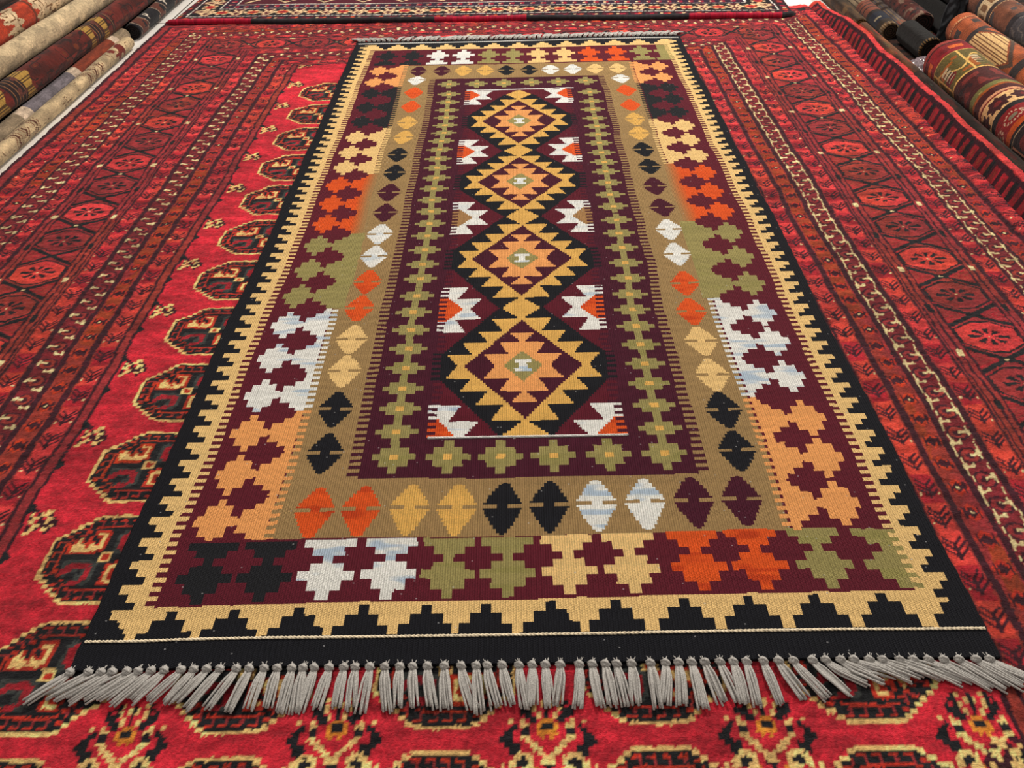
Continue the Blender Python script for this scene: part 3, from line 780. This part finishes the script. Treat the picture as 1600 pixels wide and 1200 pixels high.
def c_beige(S, A, T):           # mottled beige with brown curls
    C_ = base_c(S, (186, 163, 126)) * soft(S, T, 3, 2, 201, .22)[..., None]
    n = vnoise(S, T, 2.2, 1.3, 202); C_[(abs(n) < .03) & (vnoise(S, T, 4, 3, 199) > .12)] = (126, 98, 70)
    for s0, w_ in ((40, 3), (60, 3), (75, 3), (79, 3.5), (84, 4), (117, 4), (121, 4), (125, 4)):
        d = abs(S - s0 - 1.2 * np.sin(T * 1.1)); C_[(d < .35)] = (86, 44, 30); C_[(d > 1) & (d < 1.3)] = (120, 76, 54)
    m = (S > 133) & (S < 143) & (vnoise(S, T, 2, 1.5, 203) > -.05); C_[m] = (112, 36, 26)
    return C_
def c_stripe(S, A, T):          # grey, rust and ivory blocks
    C_ = base_c(S, (140, 122, 98)) * soft(S, T, 2, .5, 204, .15)[..., None]
    def blk(a, b, k): C_[(S > a) & (S < b)] = k
    sg = soft(S, T, 2.5, .6, 205, .2)[..., None]
    m = (S > 121) & (S < 146); C_[m] = ((126, 52, 30) * sg)[m]
    m = (S > 92) & (S < 117); C_[m] = ((112, 104, 110) * sg)[m]
    m = ((S > 87) & (S < 92)) | ((S > 117) & (S < 121)) | ((S > 146) & (S < 149.5)) | ((S > 58) & (S < 63)); C_[m] = ((205, 182, 158) * sg)[m]
    return C_
def c_darkred(S, A, T):         # dark red with gold hatched blocks and black bands
    C_ = base_c(S, (92, 26, 18)) * soft(S, T, 4, 3, 206, .45)[..., None]
    n = vnoise(S, T, 3.5, 2, 207); C_[(abs(n) < .05)] = (40, 18, 16); C_[(n > .33)] = (104, 44, 20)
    def gold(a, b, tip):
        e = b + tip * (1 - abs(fr(T / 7) - .5) * 2); m = (S > a) & (S < e)
        C_[m] = (170, 132, 60); C_[m & (fr(T / .62) < .35)] = (84, 58, 24)
    def blk(a, b):
        m = (S > a) & (S < b); C_[m] = (34, 20, 20); C_[m & (fr(S / 1.6) < .18)] = (132, 88, 56); C_[m & (vnoise(S, T, 1.5, 1.5, 208) > .3)] = (96, 50, 40)
    gold(70, 75, 3); blk(79, 86); gold(86, 88.5, 3); gold(125.5, 128, 1.5); blk(129.5, 134); gold(134.5, 137, 1.5)
    blk(30, 38); gold(24, 29, 3); gold(38, 42, 2); blk(140, 142); blk(170, 176); gold(176, 179, 2)
    return C_
def c_cream(S, A, T):
    C_ = base_c(S, (206, 184, 146)) * soft(S, T, 4, 3, 209, .16)[..., None]
    n = vnoise(S, T, 2.6, 2.2, 210); t = np.clip(1 - abs(n) / .05, 0, 1) * .45; C_ = mixc(0, 1, t * 0) * 0 + C_ * (1 - .4 * t)[..., None]
    n2 = vnoise(S, T, 7, 5, 211); C_[n2 > .2] *= .86
    return C_
def c_rust(S, A, T):            # rust red with ivory leaf shapes, then ivory
    C_ = base_c(S, (176, 58, 30)) * soft(S, T, 2, .8, 212, .2)[..., None]
    iv = np.array((214, 188, 150)) * soft(S, T, 2.5, 1.5, 213, .15)[..., None]
    z = 3.2 * (abs(fr(T / 4.5) - .5) * 2) + 1.1 * np.sin(T * 3)
    m = ((S > 84 + z) & (S < 91 + z * .5)) | (S > 100 + z * .6) & (S < 122) | (S > 40) & (S < 50 + z); C_[m] = iv[m]
    n = vnoise(S, T, 1.7, 1.4, 214); C_[m & (abs(n) < .05)] = (120, 84, 52)
    m2 = ((S > 122) & (S < 126)) | ((S > 99) & (S < 99.8)); C_[m2] = (110, 50, 30)
    return C_
def c_charcoal(S, A, T):
    C_ = base_c(S, (84, 72, 66)) * soft(S, T, 3, 2, 215, .35)[..., None]; n = vnoise(S, T, 2, 2, 216); C_[n > .25] = (140, 110, 84); return C_
def c_navybrown(S, A, T):       # near-black with brown panels and ivory hooks
    C_ = base_c(S, (20, 19, 25)) * soft(S, T, 3, 2, 217, .2)[..., None]
    x = fr((S + 3) / 17); y = T
    C_[(x > .30) & (x < .62) & (vnoise(S, T, 2.5, 2.5, 218) > -.2)] = (92, 44, 30)
    C_[(abs(x - .28 - .03 * np.cos(T)) < .015) | (abs(x - .64 - .03 * np.cos(T)) < .015)] = (150, 124, 104)
    xx = (x - .82) * 17; yy = (fr(T / 5) - .5) * 5
    C_[((abs(xx + .6) < .25) & (abs(yy) < 1.3)) | ((abs(yy + .0) < .25) & (abs(xx) < .8)) | ((abs(xx - .7) < .25) & (yy < 1.2) & (yy > 0)) | ((abs(yy - 1.3) < .25) & (abs(xx) < .8))] = (196, 184, 168)
    return C_

def pile_base():  # dark sheet added so the gaps between the left rolls look shaded
    W, D = 80.0, 250.0
    pal = {'k': (26, 18, 16), 'b': (70, 34, 24), 'g': (96, 72, 44)}
    c = Cloth(0, W, 0, D, .8, .8, pal); c.warp(.3, .3, 520)
    d = W - c.WU
    c.mask((d > 2) & (d < 7) & (fr(c.WV / 6) < .5), 'b'); c.mask((d > 8) & (d < 8.8), 'g'); c.mask((d > 12) & (abs(fr(c.WU / 14) - .5) + abs(fr(c.WV / 16) - .5) < .3), 'b')
    xs = np.linspace(0, W, c.nu + 1); ys = np.linspace(0, D, c.nv + 1); X, Y = np.meshgrid(xs, ys)
    P = np.stack([X - 160.2, Y + 55, .55 + .1 * vnoise(X, Y, 5, 5, 521)], -1) * CM
    o = link('added_gap_carpet', grid_mesh('added_gap_carpet', P, to_lin(c.rgb(.1, 7, .15)), skirt=.001, soft_dye=True), M_pile)
    tag(o, 'dark brown flat carpet added under the left pile to darken the gaps between rolls', 'carpet')
pile_base()

PL = 'rolled rugs piled along the left side'
Y0 = 62.0
rolled('rolled_rug', 'thin mottled beige rolled rug lying lowest, beside the white floor strip', PL, (-73.4, Y0, .5), (-73.4, 213, .5), 1.95, c_beige, 1, capcol=(170, 150, 120))
rolled('rolled_rug', 'rolled rug in grey and rust blocks parted by ivory bands, above the beige one', PL, (-77.9, Y0, 1.0), (-77.4, 219.5, .8), 2.35, c_stripe, 2, capcol=(150, 130, 110))
rolled('rolled_rug', 'dark red rolled rug with gold hatched blocks, between the cream and the grey-and-rust rolls', PL, (-80.9, Y0 + 10, 6.6), (-79.0, 285, 5.3), 3.3, c_darkred, 3)
rolled('rolled_rug', 'plain cream rolled rug with faint mottling, above the dark red and gold roll', PL, (-86.0, Y0 + 20, 11.6), (-83.4, 290, 9.8), 2.95, c_cream, 4, capcol=(180, 160, 130))
rolled('rolled_rug', 'rust red rolled rug with ivory leaf shapes, topmost but one at the left corner', PL, (-90.6, Y0 + 30, 15.7), (-89.0, 290, 14.5), 3.4, c_rust, 5)
rolled('rolled_rug', 'dark grey-brown rolled rug just showing in the top left corner', PL, (-96.4, Y0 + 40, 21.2), (-95.4, 290, 20.4), 3.6, c_charcoal, 6)
rolled('rolled_rug', 'near-black rolled rug with brown panels, behind the ends of the two lowest left rolls', PL, (-74.8, 221, 1.1), (-75.4, 320, 1.1), 2.55, c_navybrown, 7, capcol=(30, 24, 24))

for k, (x, z, r, lb) in enumerate(((-86.3, 2.2, 2.6, 'dark grey-brown rolled rug on the floor, below the cream roll of the left pile'), (-92.7, 2.7, 3.0, 'dark grey-brown rolled rug on the floor, below the rust and ivory roll'),
        (-93.0, 9.3, 2.9, 'dark grey-brown rolled rug wedged behind the cream roll of the left pile'), (-99.9, 2.8, 3.2, 'dark grey-brown rolled rug on the floor at the back of the left pile'), (-99.9, 10.2, 3.2, 'dark grey-brown rolled rug in the second layer at the back of the left pile'))):
    rolled('rolled_rug', lb, 'rolled rugs at the back of the left pile', (x, 112, z), (x, 288, z), r, c_charcoal, 20 + k, ds=1.0)

# right-hand rolls
def c_bokhara(S, A, T):         # crimson, gold and green panels, ivory guard, dark borders
    S = S * 1.12 - 1.0
    C_ = base_c(S, (116, 14, 22)) * soft(S, T, 2, 3, 230, .3)[..., None]
    n = vnoise(S, T, 1.6, 2.4, 231)
    def blk(a, b, k, m=True):
        mm = (S > a) & (S < b) & m; C_[mm] = k
    blk(-3, .9, (150, 52, 44)); blk(.9, 1.5, (60, 14, 14))
    blk(3, 5, (208, 96, 36), fr(T / 9) < .4); blk(5.5, 7, (140, 20, 30))
    blk(7.5, 20, (96, 84, 38), vnoise(S, T, 5, 5, 232) > -.25); blk(8, 19, (158, 84, 22), (n > .18))
    w_ = abs(S - 13.5 - 3 * np.sin(T * .55)); C_[(w_ < .35) & (S > 7.5) & (S < 20)] = (222, 178, 96)
    blk(7.2, 7.6, (210, 164, 84)); blk(19.8, 20.3, (222, 178, 96)); blk(7.5, 20, (222, 178, 96), abs(fr(T / 8) - .5) * 8 < .3)
    blk(12, 17, (196, 176, 140), (abs(fr(T / 8 + .3) - .5) * 8 < 1.2) & (fr(S / 1.5) < .5)); blk(12, 17, (28, 20, 20), (abs(fr(T / 8 + .3) - .5) * 8 < 1.2) & (fr(S / 1.5) > .75))
    blk(20.3, 30, (70, 20, 18)); blk(22, 29, (120, 40, 34), n > .2); blk(22, 29, (40, 12, 16), n < -.3)
    blk(30, 32, (112, 108, 56)); blk(31.2, 31.7, (170, 150, 80), n > 0); blk(32, 33, (156, 78, 24)); blk(33, 35.5, (70, 14, 16))
    blk(35.5, 36.3, (214, 150, 110)); blk(36.3, 37, (120, 24, 24))
    blk(37, 43, (222, 176, 118)); yy = (fr(T / 6.2) - .5) * 6.2; rr = np.hypot((S - 40) / 1.0, yy * .82)
    blk(37, 43, (62, 16, 20), rr < 2.3 + .35 * np.sin(np.arctan2(yy, S - 40) * 8)); blk(38, 42, (120, 30, 30), rr < .8)
    blk(43, 45, (22, 16, 20)); blk(45, 52, (136, 12, 18)); r2 = np.hypot((S - 48) / .75, yy * .9)
    blk(45, 51, (206, 170, 140), (abs(r2 - 2.0) < .35) & (fr(np.arctan2(yy, S - 48) * 2) < .6)); blk(47, 49, (128, 120, 96), r2 < 1.0)
    blk(50.5, 52.3, (186, 76, 18)); blk(52.3, 53.2, (26, 16, 20)); blk(53.2, 53.7, (156, 132, 100))
    blk(53.7, 62, (34, 18, 22)); blk(55, 61, (100, 26, 26), np.hypot(S - 58, (fr(T / 7) - .5) * 7) < 2.1)
    blk(54, 62, (204, 140, 110), abs(abs(fr(T / 7) - .5) * 7 - 3.0) < .22); blk(62, 62.6, (170, 130, 100)); blk(62.6, 65, (150, 16, 20)); blk(65, 66, (222, 170, 110)); blk(66, 72, (60, 16, 20)); blk(72, 78, (196, 96, 40), n > 0)
    return C_
def c_orange(S, A, T):          # orange-brown with ivory ribbed wedge, charcoal bands
    C_ = base_c(S, (158, 78, 42)) * soft(S, T, 2, 2, 240, .22)[..., None]
    C_[(fr(S / .8) < .25)] *= .86
    def blk(a, b, k, m=True):
        mm = (S > a) & (S < b) & m; C_[mm] = k
    blk(3.0, 3.6, (206, 160, 110), fr(T / .6) < .6); blk(3.8, 4.3, (60, 40, 34)); blk(6, 8.5, (62, 52, 50), abs(fr(T / 6) - .3) < .2)
    blk(12, 14, (54, 46, 46))
    z = abs(fr(T / 14 + .12) - .5) * 14
    m = (S > 14) & (S < 36) & (z > 1.0 + .55 * abs(S - 22)); rib = np.ones(S.shape) * 1.0
    C_[m] = (222, 182, 124); C_[m & (fr(T / .75) < .28)] = (120, 78, 48)
    m = (S > 14) & (S < 36) & (abs(z - (.0 + .55 * abs(S - 22))) < .55); C_[m] = (78, 58, 48)
    m = (S > 19) & (S < 25) & (z < 1.8); C_[m] = (96, 78, 62)
    blk(36, 39, (54, 46, 46)); blk(41, 46, (64, 54, 52), z < 3.5 - abs(S - 43) * .8); blk(49, 49.7, (214, 176, 120), fr(T / .6) < .6); blk(51, 51.7, (214, 176, 120), fr(T / .6) < .6)
    blk(52.5, 70, (52, 50, 60)); blk(70, 74, (158, 78, 42))
    return C_
def c_greybrown(S, A, T):
    C_ = base_c(S, (112, 66, 46)) * soft(S, T, 2, 2, 250, .25)[..., None]
    def blk(a, b, k, m=True):
        mm = (S > a) & (S < b) & m; C_[mm] = k
    blk(9, 10.5, (50, 44, 46)); blk(10.5, 15.5, (206, 180, 140)); blk(11.5, 14.5, (128, 92, 60), fr(T / 3) < .6); blk(15.5, 17, (60, 48, 46)); blk(17, 17.6, (206, 170, 120), fr(T / .6) < .6)
    n = vnoise(S, T, 2.5, 2.5, 251); blk(18, 27, (66, 62, 64), n > .02); blk(27, 29, (44, 40, 44)); blk(29, 44, (70, 66, 70)); blk(29, 44, (104, 96, 92), abs(n) < .05)
    return C_
PR = 'large rolled rugs stacked on the right side'
def rev(f, L): return lambda S, A, T: f(L - S, A, T)
rolled('rolled_rug', 'thick crimson rolled rug with gold, green and ivory bands, lowest on the right', PR, (162.6, 60, 4.5), (162.6, 166, 4.5), 6.0, rev(c_bokhara, 106), 8, ds=.28)
rolled('rolled_rug', 'orange-brown rolled rug with ribbed ivory wedges, resting on the crimson roll', PR, (173.1, 70, 7.2), (173.1, 183, 7.2), 4.6, rev(c_orange, 113), 9, ds=.28)
rolled('rolled_rug', 'grey and brown rolled rug in the top right corner, above the orange-brown roll', PR, (181.4, 80, 11.3), (181.4, 196, 11.3), 4.5, rev(c_greybrown, 116), 10)

def c_darkrim(S, A, T):
    C_ = base_c(S, (52, 40, 34)) * soft(S, T, 5, 1.2, 260, .5)[..., None]; n = vnoise(S, T, 6, 1, 261); C_[n > .22] = (74, 34, 30); C_[n < -.32] = (48, 52, 44)
    C_[S > 125] *= np.array((1.7, 1.3, .8)); return C_
rolled('rolled_runner', 'thin dark brown rolled runner lying along the curled right edge of the red carpet', None, (155.3, 40, .75), (156.0, 208, .5), 2.0, c_darkrim, 11, cat='rolled rug')

# a dark flat carpet added under the far-right rolls, standing in for shaded floor
def dim_carpet():
    W, D = 62.0, 160.0
    pal = {'k': (24, 17, 16), 'b': (62, 32, 24), 'g': (92, 66, 36), 'r': (84, 20, 22)}
    c = Cloth(0, W, 0, D, .6, .6, pal); c.warp(.3, .3, 500)
    d = np.minimum(np.minimum(c.WU, W - c.WU), c.WV)
    c.mask((d > 2) & (d < 6) & (fr(c.WV / 5) < .55), 'b'); c.mask((d > 6) & (d < 6.7), 'g'); c.mask((d > 9) & (abs(fr(c.WU / 12) - .5) + abs(fr(c.WV / 14) - .5) < .3), 'r'); c.mask((d > 9) & (abs(abs(fr(c.WU / 12) - .5) + abs(fr(c.WV / 14) - .5) - .34) < .03), 'g')
    xs = np.linspace(0, W, c.nu + 1); ys = np.linspace(0, D, c.nv + 1); X, Y = np.meshgrid(xs, ys)
    P = np.stack([X + 160, Y + 168, .5 + .1 * vnoise(X, Y, 5, 5, 501)], -1) * CM
    o = link('added_gap_carpet', grid_mesh('added_gap_carpet', P, to_lin(c.rgb(.1, 7, .15)), skirt=.001, soft_dye=True), M_pile)
    tag(o, 'dark brown patterned carpet added beneath the small rolls to darken the floor gaps', 'carpet')
dim_carpet()

# small rolls at the far right, the shadow there put into their colours
def c_salmon(S, A, T):
    C_ = base_c(S, (196, 168, 130)) * soft(S, T, 2, 1, 262, .2)[..., None]
    C_[fr(T / 1.3) < .25] = (110, 84, 66)
    def blk(a, b, k, m=True):
        mm = (S > a) & (S < b) & m; C_[mm] = k
    blk(0, 2, (150, 104, 40), fr(T / .7) < .6); blk(2, 5, (60, 44, 26)); blk(5, 12, (28, 36, 58)); blk(7, 8.2, (206, 190, 150), fr(T / 5) < .5); blk(12, 14, (38, 26, 22)); blk(14, 24, (178, 92, 64)); blk(15, 23, (70, 46, 44), fr(S / 2.4) < .25)
    return C_
def c_ivorystripe(S, A, T):
    C_ = base_c(S, (150, 124, 96)) * soft(S, T, 2, 1, 263, .3)[..., None]; C_[(fr(T / .9) < .4)] = (92, 84, 104); C_[(S < 4) & (fr(T / .5) < .6)] = (190, 110, 84); C_[(S > 14) & (fr(S / 5) < .4)] = (70, 44, 32); return C_
def c_brick(S, A, T):
    C_ = base_c(S, (122, 50, 40)) * soft(S, T, 2, 1.5, 264, .4)[..., None]; n = vnoise(S, T, 1.6, 1.6, 265); C_[n > .28] = (180, 140, 116); C_[n < -.3] = (50, 24, 24); return C_
def c_goldbrown(S, A, T):
    C_ = base_c(S, (96, 66, 32)) * soft(S, T, 3, 1, 266, .5)[..., None]; n = vnoise(S, T, 5, 1, 267); C_[n > .25] = (146, 108, 60); return C_
def c_black(S, A, T):  # dark wool lowered further, with the shade of the gap in its colour
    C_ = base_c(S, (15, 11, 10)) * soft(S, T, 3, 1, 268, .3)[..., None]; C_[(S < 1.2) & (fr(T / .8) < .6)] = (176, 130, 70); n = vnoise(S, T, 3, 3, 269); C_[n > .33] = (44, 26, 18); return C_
PF = 'small rolled rugs in the shade at the far right'
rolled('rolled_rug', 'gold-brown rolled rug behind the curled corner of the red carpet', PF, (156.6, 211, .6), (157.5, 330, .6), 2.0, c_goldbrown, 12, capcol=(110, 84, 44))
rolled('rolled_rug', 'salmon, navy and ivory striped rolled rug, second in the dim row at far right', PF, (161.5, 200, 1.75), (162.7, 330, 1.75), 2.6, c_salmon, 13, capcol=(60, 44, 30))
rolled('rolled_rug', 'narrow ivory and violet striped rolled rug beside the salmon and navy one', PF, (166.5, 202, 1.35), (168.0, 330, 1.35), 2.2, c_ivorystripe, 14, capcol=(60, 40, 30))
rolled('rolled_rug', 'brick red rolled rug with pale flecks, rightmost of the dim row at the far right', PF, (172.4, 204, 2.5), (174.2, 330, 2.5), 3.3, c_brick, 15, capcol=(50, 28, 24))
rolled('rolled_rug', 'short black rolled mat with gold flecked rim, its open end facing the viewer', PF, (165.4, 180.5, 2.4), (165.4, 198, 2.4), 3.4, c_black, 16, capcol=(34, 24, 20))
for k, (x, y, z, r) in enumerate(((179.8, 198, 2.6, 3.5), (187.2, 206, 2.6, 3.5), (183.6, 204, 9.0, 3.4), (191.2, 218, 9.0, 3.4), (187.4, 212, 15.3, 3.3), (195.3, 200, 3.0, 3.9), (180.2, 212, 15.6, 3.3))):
    rolled('rolled_rug', 'black-brown rolled rug added to darken the gap behind the large right-hand rolls', 'black rolled rugs added to fill the dark gap at the right', (x, y, z), (x + 2, 330, z), r, c_black, 30 + k, capcol=(26, 18, 16), ds=.8)  # filler rolls added, their black standing in for the gap's shade

rolled('rolled_rug', 'dark rolled rug on the floor beneath the grey and brown right-hand roll', None, (184.9, 84, 2.0), (184.9, 166, 2.0), 3.4, c_charcoal, 41, ds=1.0)

# silvery plastic wrapping and a dark cloth hanging behind the crimson roll
def crumple(name, label, cat, corners, n, amp, mat, seed, thick=.15):
    a, b, c2, d = [np.array(p, float) for p in corners]; t = np.linspace(0, 1, n + 1); S, T = np.meshgrid(t, t)
    P = (a * ((1 - S) * (1 - T))[..., None] + b * (S * (1 - T))[..., None] + c2 * (S * T)[..., None] + d * ((1 - S) * T)[..., None])
    nn = np.cross(b - a, d - a); nn = nn / np.linalg.norm(nn)
    h = amp * (2 * vnoise(S * 10, T * 10, 2.3, 1.6, seed) + vnoise(S * 10, T * 10, .9, .7, seed + 1)) + amp * 1.2 * np.sin(S * math.pi)
    P = P + h[..., None] * nn
    me = grid_mesh(name, (P + [0, 0, LIFT]) * CM, np.ones((n, n, 3)) * .3); o = link(name, me, mat)
    md = o.modifiers.new('thickness', 'SOLIDIFY'); md.thickness = thick * CM
    tag(o, label, cat); return o
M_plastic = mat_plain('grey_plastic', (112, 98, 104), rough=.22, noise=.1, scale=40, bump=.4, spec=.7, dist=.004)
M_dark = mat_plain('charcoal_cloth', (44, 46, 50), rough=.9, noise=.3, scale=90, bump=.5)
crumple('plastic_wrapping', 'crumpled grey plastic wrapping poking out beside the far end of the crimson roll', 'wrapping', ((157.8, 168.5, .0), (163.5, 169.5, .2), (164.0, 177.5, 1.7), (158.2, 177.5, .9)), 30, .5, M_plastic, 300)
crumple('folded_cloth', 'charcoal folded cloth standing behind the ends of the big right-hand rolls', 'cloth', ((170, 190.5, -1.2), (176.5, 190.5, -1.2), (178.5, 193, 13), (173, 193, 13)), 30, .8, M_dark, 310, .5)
